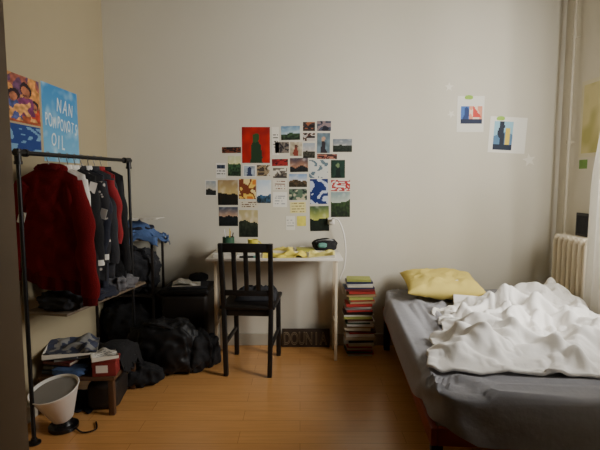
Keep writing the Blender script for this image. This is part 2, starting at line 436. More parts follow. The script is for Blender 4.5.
def px_card(r): 
    x0,_=on_back(r[0],(r[1]+r[3])/2); x1,_=on_back(r[2],(r[1]+r[3])/2); _,za=on_back(300,r[1]); _,zb=on_back(300,r[3])
    return (x0+x1)/2,(za+zb)/2,x1-x0,za-zb
def art1(u,v):
    if .14<u<.92 and .22<v<.72:
        n=NZ(u,v,3)
        if v<.36: return (36,44,70)
        if u<.45: return (70,110,180) if n>-.05 else (40,60,110)
        if u>.6 and v>.42 and u+v<1.32: return (214,70,60)
        return (226,150,120) if n>0 else (236,214,190)
    return (229,225,213)
def art2(u,v):
    if .12<u<.64 and .08<v<.86:
        n=NZ(u,v,3)
        if v<.22: return (30,40,60)
        if abs(u-.3-.1*n)<.06: return (34,40,56)
        if abs(u-.5)<.05 and v<.7: return (220,190,80)
        return (150,196,214) if v>.5+.2*n else (86,126,160)
    return (234,230,219)
for r,a,tl,lb in (((457,96,484,132),art1,0,'white print with a red and blue picture, left one of two above the bed'),
               ((489,117,526,153),art2,-.05,'white print with a pale blue picture, right one of two above the bed')):
    cx,cz,w,h=px_card(r)
    t=thing('art_print',lb,'print',(cx,WY-.0002,cz),0,'art prints on the wall above the bed')
    paint_slab('paper',w,h,seeded(a),None,None,None,(0,0,0),'back',tl,parent=t)
    MB().blob((-w*.08 if tl==0 else -w*.2,-.003,h*.46),(.06,.003,.03),2,.2,.8,16,8).build('tape',M['tape'],t)
def star(u,v,s,lb,rot):
    x,z=on_back(u,v); mb=MB()
    pts=[V((math.cos(rot+k*PI/5)*(s if k%2==0 else s*.42),0,math.sin(rot+k*PI/5)*(s if k%2==0 else s*.42))) for k in range(10)]
    mb.loft([[p+V((0,-.0025,0)) for p in pts],pts])
    tag(mb.build('star_sticker',M['star'],smooth=False,loc=(x,WY-.0002,z)),lb,'sticker','star stickers on the wall')
star(449,87,.034,'pale star sticker, highest, up and left of the white prints',.3)
star(451,114,.03,'pale star sticker left of the red and blue print',.9)
star(529,160,.05,'pale star sticker, largest, below the pale blue print',.5)

# left wall posters
def blue_sky(u,v):
    n=NZ(u,v,3)+.6*NZ(u+3,v,8)
    return mixc(mixc((120,178,210),(62,132,188),v),(206,222,228),max(0,n*1.2))
t=thing('poster','mottled light blue poster with big white lettering on the left wall','poster',(XL+.0002,2.79,1.560))
paint_slab('sheet',.41,.43,seeded(blue_sky),None,None,None,(0,0,0),'left',parent=t)
def text_mesh(body,size,bold=0,outline=0):
    cu=bpy.data.curves.new('txt','FONT'); cu.body=body; cu.size=size; cu.align_x='CENTER'; cu.offset=bold
    if outline: cu.fill_mode='NONE'; cu.bevel_depth=outline; cu.bevel_resolution=1
    else: cu.extrude=.0006
    ob=bpy.data.objects.new('txt',cu); COL.objects.link(ob)
    dg=bpy.context.evaluated_depsgraph_get(); me=bpy.data.meshes.new_from_object(ob.evaluated_get(dg))
    bpy.data.objects.remove(ob); return me
def letters(chars,size,width,loc,rot,parent,m,name='lettering',jit=0,outline=0,sx=1,seed=1):
    r=random.Random(seed); bm=bmesh.new(); n=len(chars)
    for i,ch in enumerate(chars):
        me=text_mesh(ch,size*(1+jit*r.uniform(-.8,.8)),0,outline)
        T=Matrix.Translation((-width/2+width*(i+.5)/n,jit*size*r.uniform(-.5,.5),0))@Matrix.Rotation(jit*r.uniform(-1,1),4,'Z')@Matrix.Diagonal((sx,1,1,1))
        me.transform(T); bm.from_mesh(me); bpy.data.meshes.remove(me)
    me=bpy.data.meshes.new(name); bm.to_mesh(me); bm.free(); me.materials.clear(); me.materials.append(m)
    for p in me.polygons: p.material_index=0
    o=bpy.data.objects.new(name,me); COL.objects.link(o); o.parent=parent; o.location=loc; o.rotation_euler=rot; return o
def RT(a): return (Matrix.Rotation(PI/2,3,'Z')@Matrix.Rotation(PI/2,3,'X')@Matrix.Rotation(a,3,'Z')).to_euler()
letters('NAN',.12,.20,(.0022,.04,.065),RT(-.10),t,M['letter'],jit=.12,sx=.64,seed=3)
letters('POMPONOTS',.10,.375,(.0022,.0,-.03),RT(-.06),t,M['letter'],jit=.12,sx=.48,seed=5)
letters('OIL',.11,.16,(.0022,-.05,-.135),RT(-.08),t,M['letter'],jit=.12,sx=.64,seed=8)
def warm(u,v):
    n=NZ(u,v,4); n2=NZ(v,u,7); n3=NZ(u+5,v+2,14)
    k=1+.35*n3
    def c(r): return tuple(max(0,min(255,x*k)) for x in r)
    for (cx,cy,s) in ((.66,.66,1.0),(.36,.50,.9),(.86,.40,.7)):
        du=(u-cx)/s+.05*n2; dv=(v-cy)/s+.05*n
        if du*du/.010+dv*dv/.014<1: return c((170,104,74)) if n2>-.12 else c((110,60,50))
        if du*du/.020+(dv-.05)**2/.024<1: return c((40,24,34))
        if -.5<dv<-.08 and abs(du)<.15+.25*(-.08-dv)*.6+.06*n2: return c([(190,66,44),(116,52,92),(70,80,130)][int(cx*7)%3]) if n2>-.1 else c((210,150,90))
    if v<.2+.12*n: return c((160,80,50))
    return c((206,140,76)) if n>.02 else (c((150,84,70)) if n2>0 else c((100,66,96)))
paint_slab('poster',.36,.235,seeded(warm),'orange and purple poster of figures, upper one nearest the door frame','poster','left wall posters',(XL+.0002,2.385,1.645),'left',cell=.0045)
paint_slab('poster',.30,.15,leaves((36,62,124),(112,150,180),1.2),'deep blue patterned poster below the orange and purple poster','poster','left wall posters',(XL+.0002,2.41,1.443),'left')
def rp(u,v):
    if .06<u<.94 and .05<v<.95: return mixc((222,210,156),(190,182,114),.5+1.4*NZ(u,v,4))
    return (226,218,190)
paint_slab('poster',.40,.50,seeded(rp),'light yellow poster on the right wall above the radiator','poster',None,(XR-.0002,3.0,1.64),'right')
paint_slab('sticky_note',.09,.06,plain((120,160,80)),'small green note on the right wall just below the light yellow poster','sticky note',None,(XR-.0002,3.14,1.345),'right')

# ------------------------------------------------------------------ desk
D0,D1=2.95,3.41; DX0,DX1=-.605,.275; DZ=.74
dk=thing('desk','narrow white desk with slim pale legs against the back wall','desk',((DX0+DX1)/2,(D0+D1)/2,0))
hw=(DX1-DX0)/2; hd=(D1-D0)/2
MB().box((0,0,DZ-.009),(2*hw,2*hd,.018),bev=.003).build('desk_top',M['desk'],dk)
for sx in (-1,1):
    x=sx*(hw-.03)
    for yy in (-.06,.16):
        MB().bar((x,yy*.8,DZ-.03),(x,yy,0.001),.020,.020).build('leg',M['wood'],dk)
    MB().box((x,.03,DZ-.032),(.022,.30,.028),bev=.003).build('trestle_beam',M['wood'],dk)
    MB().box((x,.05,.25),(.014,.20,.022),bev=.003).build('crossbar',M['wood'],dk)
def put(x,y,z=DZ): return (x,y,z)
t=thing('pen_jar','dark green jar holding pens on the left end of the desk','jar',put(-.50,3.24))
MB().lathe([(.038,0),(.042,.01),(.042,.105),(.039,.105),(.038,.012)],n=20).build('jar',M['green'],t)
for k in range(5):
    a=k*1.3; MB().tube([(.012*math.cos(a),.012*math.sin(a),.014),(.034*math.cos(a),.034*math.sin(a),.135+.008*k)],.0035,6).build('pen',M[['black','redbox','bluebox','whiteplastic','olive'][k]],t)
t=thing('cup','yellow cup with a rounded handle beside the green pen jar','cup',put(-.335,3.30))
MB().lathe([(.026,0),(.034,.008),(.038,.08),(.035,.08),(.031,.012)],n=20).build('cup_body',M['olive'],t)
MB().tube([(.034+.024*math.sin(a),0,.042+.024*math.cos(a)) for a in [PI*k/10 for k in range(11)]],.005,8).build('handle',M['olive'],t)
paint_slab('paper_sheet',.29,.20,plain((234,214,88)),'deep yellow paper sheet lying near the front centre of the desk','paper',None,put(-.10,3.065,DZ+.0002),'up',.05,curl=.045)
paint_slab('paper_sheet',.17,.20,plain((240,226,132)),'light yellow paper sheet lying near the front right of the desk','paper',None,put(.145,3.065,DZ+.0002),'up',-.06,curl=.05)
paint_slab('paper_sheet',.22,.15,plain((228,210,104)),'yellow paper sheet at the left back of the desk beside the yellow cup','paper',None,put(-.16,3.25,DZ+.0002),'up',.08,curl=.05)
paint_slab('paper_sheet',.2,.06,text((228,224,214),(150,150,150),8),'white written sheet at the back centre of the desk','paper',None,put(.0,3.37,DZ+.0002),'up',-.03,curl=.04)
paint_slab('paper_sheet',.14,.19,plain((226,222,212)),'blank white sheet at the front left corner of the desk','paper',None,put(-.50,3.07,DZ+.0002),'up',.1,curl=.03)
def book(name,label,cat,loc,rz,w,d,th,m,group=None):
    t=thing(name,label,cat,loc,rz,group); c=min(.0022,th*.18)
    MB().box((0,0,c/2),(w,d,c)).box((0,0,th-c/2),(w,d,c)).box((0,-d/2+c/2,th/2),(w,c,th)).build('cover',m,t,smooth=False)
    MB().box((0,.002,th/2),(w-.006,d-.008,th-2*c-.0002)).build('pages',M['pages'],t,smooth=False)
    return t
book('notebook','olive green notebook in the middle of the desk behind the yellow sheets','notebook',put(.035,3.265),.1,.12,.10,.022,mat('olive_cover',(170,165,70),.6))
book('notebook','white notebook between the blank sheet and the yellow sheet on the desk','notebook',put(-.335,3.07),-.06,.15,.12,.014,mat('white_cover',(224,220,208),.6))
t=thing('marker','dark marker pen lying along the front edge of the white notebook','pen',put(-.33,2.975,DZ+.0075),.1)
MB().tube([(-.06,0,0),(.03,0,0)],.007,10).build('barrel',M['black'],t); MB().tube([(.03,0,0),(.062,0,0),(.066,0,0)],[.0074,.0074,.004],10).build('cap',M['teal'],t)
t=thing('pouch','dark rounded pouch with a teal patch on the right end of the desk','pouch',put(.175,3.27),.2)
MB().blob((0,0,.045),(.17,.13,.09),5,.16,.75,44,26,2.4).build('pouch_body',M['blackcloth'],t,angle=80)
MB().blob((-.03,-.058,.05),(.07,.025,.035),2,.1,.7,20,12).build('patch',M['teal'],t)
MB().tube([(-.07,-.03,.072),(-.02,-.045,.086),(.03,-.045,.086),(.07,-.03,.072)],.004,6).build('zip',M['steel'],t)
cx,cz=on_back(331,221)
t=thing('phone_charger','white plug and long white charging cable hanging at the right desk end','charger',(cx,WY,cz))
MB().box((0,-.008,0),(.05,.015,.05),bev=.004).build('wall_plate',M['whiteplastic'],t)
MB().box((0,-.03,0),(.03,.028,.03),bev=.004).build('plug',M['whiteplastic'],t)
cp=[(0,-.044,0),(.01,-.07,.025),(.05,-.08,.01),(.085,-.09,-.08),(.10,-.10,-.2),(.09,-.11,-.32),(.06,-.11,-.42),(.085,-.11,-.52)]
MB().tube(smoothpath(cp),.0055,6).build('cable',M['whiteplastic'],t)

t=thing('lettered_panel','dark brown panel with outlined letters, low on the wall under the desk','sign',(.043,3.37,0.0005))
MB().box((0,.012,.07),(.355,.012,.14),bev=.003).build('panel',M['palebrown'],t)
letters('DOUNIA',.135,.325,(-.004,.0045,.022),(PI/2,0,0),t,M['paleletter'],outline=.0026,sx=.54,jit=.03)

# ------------------------------------------------------------------ chair
ch=thing('dining_chair','black wooden chair with slatted back pulled up to the desk','chair',(-.315,3.05,0),-.08)
cw=.15
for s in (-1,1):
    MB().bar((s*cw,-.185,.44),(s*cw*1.03,-.235,.855),.028,.03).bar((s*cw,-.185,.455),(s*cw*.93,-.195,.0005),.028,.03).build('leg',M['black'],ch)
    MB().bar((s*cw,.17,.43),(s*cw*1.0,.175,.0005),.03,.03).build('leg',M['black'],ch)
    MB().bar((s*cw,-.19,.2),(s*cw,.172,.2),.018,.024).build('stretcher',M['black'],ch)
MB().box((0,0,.445),(.35,.40,.026),bev=.008).build('seat',M['black'],ch)
MB().box((0,-.01,.41),(.29,.34,.045),bev=.003).build('seat_frame',M['black'],ch)
MB().bar((-.15,-.2325,.828),(.15,-.2325,.828),.022,.055).build('top_rail',M['black'],ch)
MB().bar((-.145,-.198,.54),(.145,-.198,.54),.02,.034).build('lower_rail',M['black'],ch)
for x in (-.075,0,.075):
    MB().bar((x,-.2,.55),(x,-.2305,.815),.028,.012).build('slat',M['black'],ch)
t=MB(); t.grid(lambda u,v:V(((u-.5)*.27,(v-.5)*.25,.006+(.05+.025*noise.noise(V((u*5,v*5,2)))+.02*noise.noise(V((u*11,v*9,7))))*(max(0,1-abs(2*u-1)**6)*max(0,1-abs(2*v-1)**6))**.5)),30,30)
t.grid(lambda u,v:V(((u-.5)*.27,(v-.5)*.25,.001)),4,4,True)
tag(t.build('bundled_garment',M['char'],loc=(-.29,3.08,.459)),'charcoal garment bundled on the seat of the black chair','clothing')

# ------------------------------------------------------------------ book stack
pal={'black':(34,32,34),'cream':(210,200,176),'maroon':(110,40,40),'white':(222,218,208),'navy':(44,50,78),'tan':(166,136,100),
'grey':(130,128,124),'brown':(96,66,50),'red':(172,50,44),'beige':(194,176,150),'pink':(190,142,132),'green':(56,78,60),'lime':(160,164,84)}
br_=random.Random(5); seq=[]; trip=set(); z=0.0
names=list(pal)+['white']*6+['cream','cream']+['red']*5+['beige']
NB=38
while len(seq)<NB:
    c=br_.choice(names)
    if seq and c==seq[-1]: continue
    if len(seq)>=2:
        t3=(seq[-2],seq[-1],c)
        if t3 in trip: continue
        trip.add(t3)
    seq.append(c)
seq[-1]='lime' if seq[-2]!='lime' else 'green'
bm_={k:mat('cover_'+k,c,.55,.08,20) for k,c in pal.items()}
ths=[br_.choice([.009,.011,.013,.015,.018,.021]) for _ in range(NB)]; sc_=.54/sum(ths)
for i,nm in enumerate(seq):
    th=ths[i]*sc_
    if i==0: lb=f'{nm} book at the bottom of the floor stack, resting on the wooden floor'
    elif i==NB-1: lb=f'{nm} book on the very top of the floor stack beside the desk'
    else: lb=f'{nm} book in the floor stack with {seq[i-1]} book below and {seq[i+1]} above'
    book('book',lb,'book',(.42+br_.uniform(-.015,.015),3.27+br_.uniform(-.008,.008),z),br_.uniform(-.1,.1),br_.uniform(.160,.214),br_.uniform(.125,.145),th,bm_[nm],'books stacked on the floor beside the desk')
    z+=th+.0002

# ------------------------------------------------------------------ bed
BC=(1.112,2.476); BR=-.07; BL=1.70; HL=BL/2
bd=thing('bed_frame','orange red bed frame on black legs under the grey mattress','bed',(BC[0],BC[1],0),BR)
for s in (-1,1):
    MB().box((s*.550,0,.278),(.026,BL-.005,.07),bev=.004).build('side_rail',M['orange'],bd)
    MB().box((0,s*(HL-.0145),.278),(1.072,.026,.07),bev=.004).build('foot_rail' if s<0 else 'head_rail',M['orange'],bd)
    for q in (-1,1): MB().box((s*.535,q*(HL-.032),.121),(.042,.042,.241),bev=.003).build('leg',M['black'],bd)
MB().box((0,0,.304),(1.06,BL-.06,.014)).build('slat_base',M['wood'],bd)
MT=.442
def msurf(x,y):
    wx=x+.14*noise.noise(V((x*3,y*3,5)));wy=y+.14*noise.noise(V((x*3,y*3,8)))
    return .009*noise.noise(V((x*4,y*4,3)))+.018*max(0,1-abs(noise.noise(V((wx*5-wy*2,wy*3,9))))*6)+.016*max(0,1-abs(noise.noise(V((wx*4+wy*9,wy*4,19))))*5)+.008*max(0,1-abs(noise.noise(V((wx*3+wy*4,wy*9,29))))*5)
def mattress():
    mb=MB(); w,l,zb=1.12,BL,.3155
    def sp(x,p): return math.copysign(abs(x)**p,x)
    n=340; rings=[]
    ts=[0,0,.2,.34,.5,.64,.76,.88]
    hts=[(.975 if i==0 else 1.004,zb+(MT-zb)*q) for i,q in enumerate(ts)]+[(.998,MT-.012),(.985,MT-.003),(.965,MT)]+[(1-.02*k,MT) for k in range(2,49)]+[(.02,MT)]
    for ri,(k,z) in enumerate(hts):
        r=[]
        for i in range(n):
            a=2*PI*i/n; x=sp(math.cos(a),.14)*w/2; y=sp(math.sin(a),.14)*l/2
            q=V((x*k,y*k,z))
            if z<MT-.013 and ri>0: 
                s_=(z-zb)/(MT-zb)
                ph=(x*.9+y)*24+6*noise.noise(V((x*2.5,y*2.5,1)))
                d=(.008*math.sin(ph+5*s_)+.014*noise.noise(V((x*8,y*8,z*12))))*(1-abs(s_-.4))+.008*noise.noise(V((x*14,y*14,z*24)))
                # the sheet hangs over the foot rail and part of the left rail, tucked up at the near left corner
                front=max(0,min(1,(-y/(l/2)-.9)*12))*max(0,min(1,(x+.50)*9))
                left=max(0,min(1,(-x/(w/2)-.9)*12))*max(0,min(1,(y+.62)*6))
                hang=max(front,left)
                d=d*(1-.5*hang)+.012*hang*(1-s_)
                q.x*=1+d/.56*(1-.6*front); q.y*=1+d/.85*(1-.6*left)
                amt=.062*front+.030*left
                q.z-=(amt+(.018*noise.noise(V((x*4+y*3,2,7)))+.006*noise.noise(V((x*13+y*11,2,7))))*hang)*(1-s_)
            elif ri>7: q.z+=msurf(q.x,q.y)
            r.append(q)
        rings.append(r)
    mb.loft(rings)
    return mb
o=mattress().build('mattress',M['sheet'],angle=80); o.location=(BC[0],BC[1],0); o.rotation_euler=(0,0,BR)
tag(o,'mattress in a wrinkled grey sheet hanging over the foot of the bed frame','mattress')

def pillow(name,m,label,w,l,h,loc,rot,seed,group=None):
    mb=MB()
    def f(sg):
        def g(u,v):
            a=2*u-1;b=2*v-1
            th=h/2*(max(0,1-abs(a)**3.2)*max(0,1-abs(b)**3.2))**.55
            th*=1+.25*noise.noise(V((a*2+seed,b*2,sg)))+.2*noise.noise(V((a*5+seed,b*5,sg*3)))
            return V((a*w/2*(1-.07*(1-b*b)),b*l/2*(1-.07*(1-a*a)),sg*th))
        return g
    mb.grid(f(1),40,36); mb.grid(f(-1),40,36,True)
    bmesh.ops.remove_doubles(mb.bm,verts=mb.bm.verts[:],dist=.0005)
    o=mb.build(name,m,angle=80); o.location=loc; o.rotation_euler=rot
    return tag(o,label,'pillow',group)
pillow('pillow',M['yellow'],'yellow pillow lying at the head of the bed by the wall',.50,.44,.135,(.95,3.10,.548),(.11,0,-.08),3)

# duvet: a slack grid of cloth settled over a soft heap by the small position-based solver
GX=np.linspace(-.6,.6,121); GY=np.linspace(-1.0,1.0,201)
MS=np.array([[msurf(x,y) for y in GY] for x in GX])
MS=np.maximum.reduce([np.roll(np.roll(MS,i,0),j,1) for i in (-1,0,1) for j in (-1,0,1)])
def msl(x,y):
    ix=np.clip(((x+.6)/1.2*120).round().astype(int),0,120); iy=np.clip(((y+1)/2*200).round().astype(int),0,200)
    return MS[ix,iy]
A=V((-.60,-.68,0));B=V((.58,-.74,0));C=V((.58,.64,0));Dd=V((-.17,.53,0))
def dbase(a,b):
    s=(a+1)/2;t=(b+1)/2
    p=A*(1-s)*(1-t)+B*s*(1-t)+C*s*t+Dd*(1-s)*t
    w=V((noise.noise(V((p.x*3,p.y*3,1))),noise.noise(V((p.x*3,p.y*3,11))),0))*.09+V((noise.noise(V((p.x*8,p.y*8,1))),noise.noise(V((p.x*8,p.y*8,11))),0))*.035
    r=max(abs(a),abs(b)); rr=math.hypot(a,b)
    k=1 if rr<1e-5 else (r/rr)**.15
    c=(A+B+C+Dd)/4
    q=c+(p-c)*k+w
    q.x=max(-.545,min(.55,q.x)); q.y=max(-.78,q.y); return q
def dfloor(x,y):
    f=.010+msl(x,y)
    g=lambda cx,cy,sx,sy,h,a=0: h*np.exp(-((((x-cx)*math.cos(a)+(y-cy)*math.sin(a))/sx)**2+((-(x-cx)*math.sin(a)+(y-cy)*math.cos(a))/sy)**2))
    f=f+g(.24,.26,.22,.15,.10,.5)+g(.36,-.06,.18,.12,.085,-.4)+g(-.10,-.20,.24,.065,.055,-.25)+g(.15,-.45,.30,.065,.05,.1)+g(-.36,-.50,.17,.06,.05,.6)+g(.02,.14,.12,.085,.05,.8)+g(.44,.44,.14,.14,.045)+g(.0,.36,.11,.09,.05)
    px,py=x+.18,y-.615
    f=np.maximum(f,.150*np.clip(1-np.abs(px/.27)**4,0,1)*np.clip(1-np.abs(py/.235)**4,0,1))
    out=np.maximum(np.maximum(np.abs(x)-.56,-y-HL),0)
    return f-np.minimum(.2,5*out)
def rid(x,y,f,seed,ang,an=.4,p=1.45,w=2.5):
    c,s=math.cos(ang),math.sin(ang); xx=x*c-y*s; yy=x*s+y*c
    return max(0,1-abs(noise.noise(V((xx*f,yy*f*an,seed))))*w)**p
ND=170
P=np.zeros((ND+1,ND+1,3)); sl=np.zeros((ND+1,ND+1))
for i in range(ND+1):
    for j in range(ND+1):
        p=dbase(2*i/ND-1,2*j/ND-1); x,y=p.x,p.y
        P[i,j]=(x,y,0)
        wx=x+.10*noise.noise(V((x*3,y*3,31)))+.028*noise.noise(V((x*9,y*9,3))); wy=y+.10*noise.noise(V((x*3,y*3,41)))+.028*noise.noise(V((x*9,y*9,13)))
        ed=min(1,6*min(i/ND,1-i/ND,j/ND,1-j/ND)+.3)
        sl[i,j]=ed*(.052*rid(wx,wy,3.2,1.5,.7)+.054*rid(wx,wy,4.6,5.5,-.6)+.044*rid(wx,wy,7.4,8.5,1.5)+.030*rid(wx,wy,11,3.3,.1)+.014*rid(wx,wy,17,6.3,-.9)+.015*noise.noise(V((x*5,y*5,2))))
fl=dfloor(P[...,0],P[...,1])
P[...,2]=fl+.006+np.maximum(sl,0)
P=settle(P,dfloor,steps=6,iters=12,bend=.5,smooth=2)
print('DUVET',P.min(axis=(0,1)),P.max(axis=(0,1)))
duv=grid_mesh('duvet',P,M['duvet'])
so=duv.modifiers.new('thick','SOLIDIFY'); so.thickness=.014; so.offset=0
ss=duv.modifiers.new('sub','SUBSURF'); ss.levels=1; ss.render_levels=1
duv.location=(BC[0],BC[1],MT+.002); duv.rotation_euler=(0,0,BR)
tag(duv,'rumpled white duvet heaped on the grey bed','duvet')

# ------------------------------------------------------------------ radiator, pipe, curtain
RX=1.80; 
rd=thing('radiator','cream cast iron column radiator on the right wall behind the bed','radiator',(RX,3.0,0))
for k in range(7):
    y=-.17+.057*k; mb=MB()
    for x in (-.045,.045): mb.tube([(x,y,.13),(x,y,.16),(x,y,.83),(x,y,.86)],[.012,.019,.019,.012],10)
    for zz in (.14,.85):
        mb.tube([(-.058,y,zz),(-.045,y,zz),(.045,y,zz),(.058,y,zz)],[.01,.026,.026,.01],10)
    mb.build('section',M['radiator'],rd)
for s in (-.17,.172):
    for x in (-.04,.04): MB().bar((x,s,.13),(x,s,.0005),.02,.02).build('foot',M['radiator'],rd)
MB().tube([(0,.19,.14),(0,.225,.14),(0.015,.255,.14)],.011,8).build('supply_pipe',M['pipe'],rd)
t=thing('heating_pipe','slim heating pipe rising in the right corner behind the radiator','pipe',(1.850,3.255,0)); r=.0105
MB().tube([(0,0,.001),(0,0,CEIL-.001)],r,14).build('pipe',M['pipe'],t)
for zz in (.8,1.5,2.2): MB().lathe([(r+.001,-.012),(r+.005,-.012),(r+.005,.012),(r+.001,.012)],(0,0,zz),16).tube([(r,0,zz),(.039,0,zz)],.005,8).build('pipe_clip',M['pipe'],t)
t=thing('framed_picture','small dark framed picture standing on the radiator','picture',(1.83,3.0,.877))
MB().box((0,0,.075),(.014,.15,.15),bev=.003).build('border',M['black'],t)
MB().box((-.0078,0,.075),(.001,.12,.12)).build('print',M['char'],t)
cu=thing('curtain','white curtain bunched at the right edge before the end of the radiator','curtain',(1.718,2.6,0))
mb=MB()
def cf(u,v):
    z=.30+2.2*v
    top=max(0,min(1,(z-1.15)/.7)); top=top*top*(3-2*top); far=.178-.12*top
    y=-.34+(far+.34)*u
    return V((.013*math.sin(u*2*PI*7+1.3*math.sin(v*4)),y,z))
mb.grid(cf,110,40); mb.build('drape',M['curtain'],cu,angle=180)
MB().tube([(0.0,-1.4,2.52),(0.0,.3,2.52)],.012,10).build('curtain_rod',M['blackmetal'],cu)
for k in range(6): 
    o=MB().lathe([(.014,-.004),(.019,-.004),(.019,.004),(.014,.004)],n=14).build('ring',M['blackmetal'],cu); o.location=(.0,-.32+.07*k,2.52); o.rotation_euler=(PI/2,0,0)

# ------------------------------------------------------------------ clothes rack
RZ=1.362
ra=(-1.257,2.10); rb=(-1.085,2.98)
def rail_x(y): return ra[0]+(y-ra[1])*(rb[0]-ra[0])/(rb[1]-ra[1])
RA=math.atan2(rb[0]-ra[0],rb[1]-ra[1])
rk=thing('clothes_rack','black pipe clothes rack with a low shelf along the left wall','clothes rack',(0,0,0))
MB().tube([ra+(RZ,),rb+(RZ,)],.0105,12).build('rail',M['blackmetal'],rk)
dirv=V((rb[0]-ra[0],rb[1]-ra[1],0)).normalized()
for (x,y),s in ((ra,1),(rb,-1)):
    MB().tube([(x,y,.012),(x,y,RZ)],.0095,12).build('post',M['blackmetal'],rk)
    c0=V((x,y,RZ)); a=c0+dirv*s*.05; b=c0-V((0,0,.05))
    mb=MB().tube([a,c0-dirv*s*.017],.015,14).tube([c0+V((0,0,.017)),b],.015,14)
    mb.tube([a-dirv*s*.012,a+dirv*s*.002],.018,14).tube([b+V((0,0,.012)),b-V((0,0,.002))],.018,14)
    mb.build('elbow',M['blackmetal'],rk)
    MB().lathe([(.03,.0005),(.03,.007),(.016,.011),(.013,.026)],(x,y,0),18).build('foot',M['blackmetal'],rk)
mid=V(((ra[0]+rb[0])/2+.0,(ra[1]+rb[1])/2+.05,.588))
MB().box(mid,(.24,.74,.014),Matrix.Rotation(-RA,3,'Z'),bev=.003).build('shelf',M['shelfwood'],rk)
def garment(label,hl,cat,y,m,hw,ln,sl,sw,seed,ang,d0=.028,sr=.05,nm=None,rib=None,tagp=None,fa=1.0,un=.05,trim=False):
    x=rail_x(y); top=-.062
    nm=nm or ('sweater' if cat=='sweater' else ('jacket' if cat in('jacket','coat') else 'shirt'))
    hg=thing('clothes_hanger',hl,'hanger',(x,y,RZ),ang,'hangers on the clothes rack')
    MB().tube(smoothpath([(0,.012,-.014),(0,.018,.004),(0,0,.0145),(0,-.017,.004),(0,-.012,-.02),(0,0,-.04),(0,0,-.07)],5),.0024,6).build('hook',M['steel'],hg)
    MB().tube([(-hw*.88,0,-.07-hw*.42),(-hw*.4,0,-.07-hw*.16),(0,0,-.07),(hw*.4,0,-.07-hw*.16),(hw*.88,0,-.07-hw*.42)],.005,8).build('shoulder_bar',M['black'],hg)
    t=thing(nm,label,cat,(x,y,RZ),ang,'clothes hanging on the rack')
    mb=MB(); n=72; rings=[]
    for j in range(37):
        s=j/36; ring=[]
        w=hw*(.95+.06*math.sin(s*PI)+.06*fa*noise.noise(V((s*3,seed,3)))) ; d=d0*(1.25-.3*s) if s<.8 else d0*1.01*(1-((s-.8)/.2)**2*.62)
        for i in range(n):
            a=2*PI*i/n; xx=math.copysign(abs(math.cos(a))**.8,math.cos(a))*w; yy=math.copysign(abs(math.sin(a))**.8,math.sin(a))*d
            fold=.020*noise.noise(V((xx*13+seed,s*1.4,seed)))*(1-s*.6)+.016*noise.noise(V((xx*16+s*6,s*5-xx*8,seed+3)))*fa+.010*fa*max(0,1-abs(noise.noise(V((xx*12-s*5,s*4,seed+7))))*4)
            yy+=fold*(1 if abs(math.cos(a))<.95 else .3)*(d0/.028)**.6*(1 if s<.9 else .5)*(.5+.5*fa)
            zt=top-max(0,abs(xx)-.045)*.46
            zz=(top-ln)*(1-s)+zt*s + .045*fa*noise.noise(V((xx*6,seed,0)))*(1-s)-un*.35*xx/hw*(1-s)
            ring.append(V((xx,yy,zz)))
        rings.append(ring)
    mb.loft(rings).build('body',m,t,angle=80)
    for s in (-1,1):
        pts=[];rs=[]
        for k in range(21):
            q=k/20
            pts.append((s*(hw*.80+sw*math.sin(min(1,q*1.5)*PI/2)+.022*fa*noise.noise(V((q*4,seed,s)))),-.012+.02*math.sin(q*4+seed+s),top-hw*.36-.015-sl*(1+un*s)*q)); rs.append((sr-.012*q)*(.75+.25*min(1,q*5))*(1+.05*fa*math.sin(q*19+seed)+.18*fa*noise.noise(V((q*7,seed,s*2)))))
        MB().tube(pts,rs,18,.56).build('sleeve',m,t,angle=80)
        e=V(pts[-1])
        if rib: MB().tube([e+V((0,0,.012)),e+V((0,0,-.01)),e+V((0,0,-.045))],[rs[-1]*1.02,rs[-1]*.86,rs[-1]*.8],18,.6).build('cuff',rib,t)
        elif trim: MB().tube([e+V((0,0,.026)),e+V((0,0,-.004))],[rs[-1]*1.06,rs[-1]*1.04],18,.62).build('cuff',M['whitecloth'],t)
    if rib:
        mb=MB(); rr=[]
        for kk,zz in ((1.0,.02),(1.0,0),(.97,-.045)):
            rr.append([V((p.x*kk,p.y*kk*(1.08),zz+p.z)) for p in rings[0]])
        mb.loft(rr).build('hem',rib,t,angle=80)
    MB().lathe([(.05,-.012),(.058,0),(.055,.016),(.047,.016),(.044,0)],(0,0,top),20,1,.55).build('collar',rib or (M['whitecloth'] if trim else m),t)
    if tagp: MB().box(tagp,(.035,.002,.055),Matrix.Rotation(.3,3,'Y')).build('price_tag',M['whiteplastic'],t)
    return t
sw=garment('wide dark red slouchy sweatshirt hanging at the near end of the clothes rack','hanger holding the dark red sweatshirt','sweater',2.285,M['red'],.150,.555,.50,.072,1,-.08,.028,.054,'sweatshirt',M['redrib'],(-.10,-.075,-.30),.95,.12)
MB().blob((0,.018,-.07),(.17,.05,.06),4,.1,.9,36,20).build('hood',M['red'],sw,angle=80)
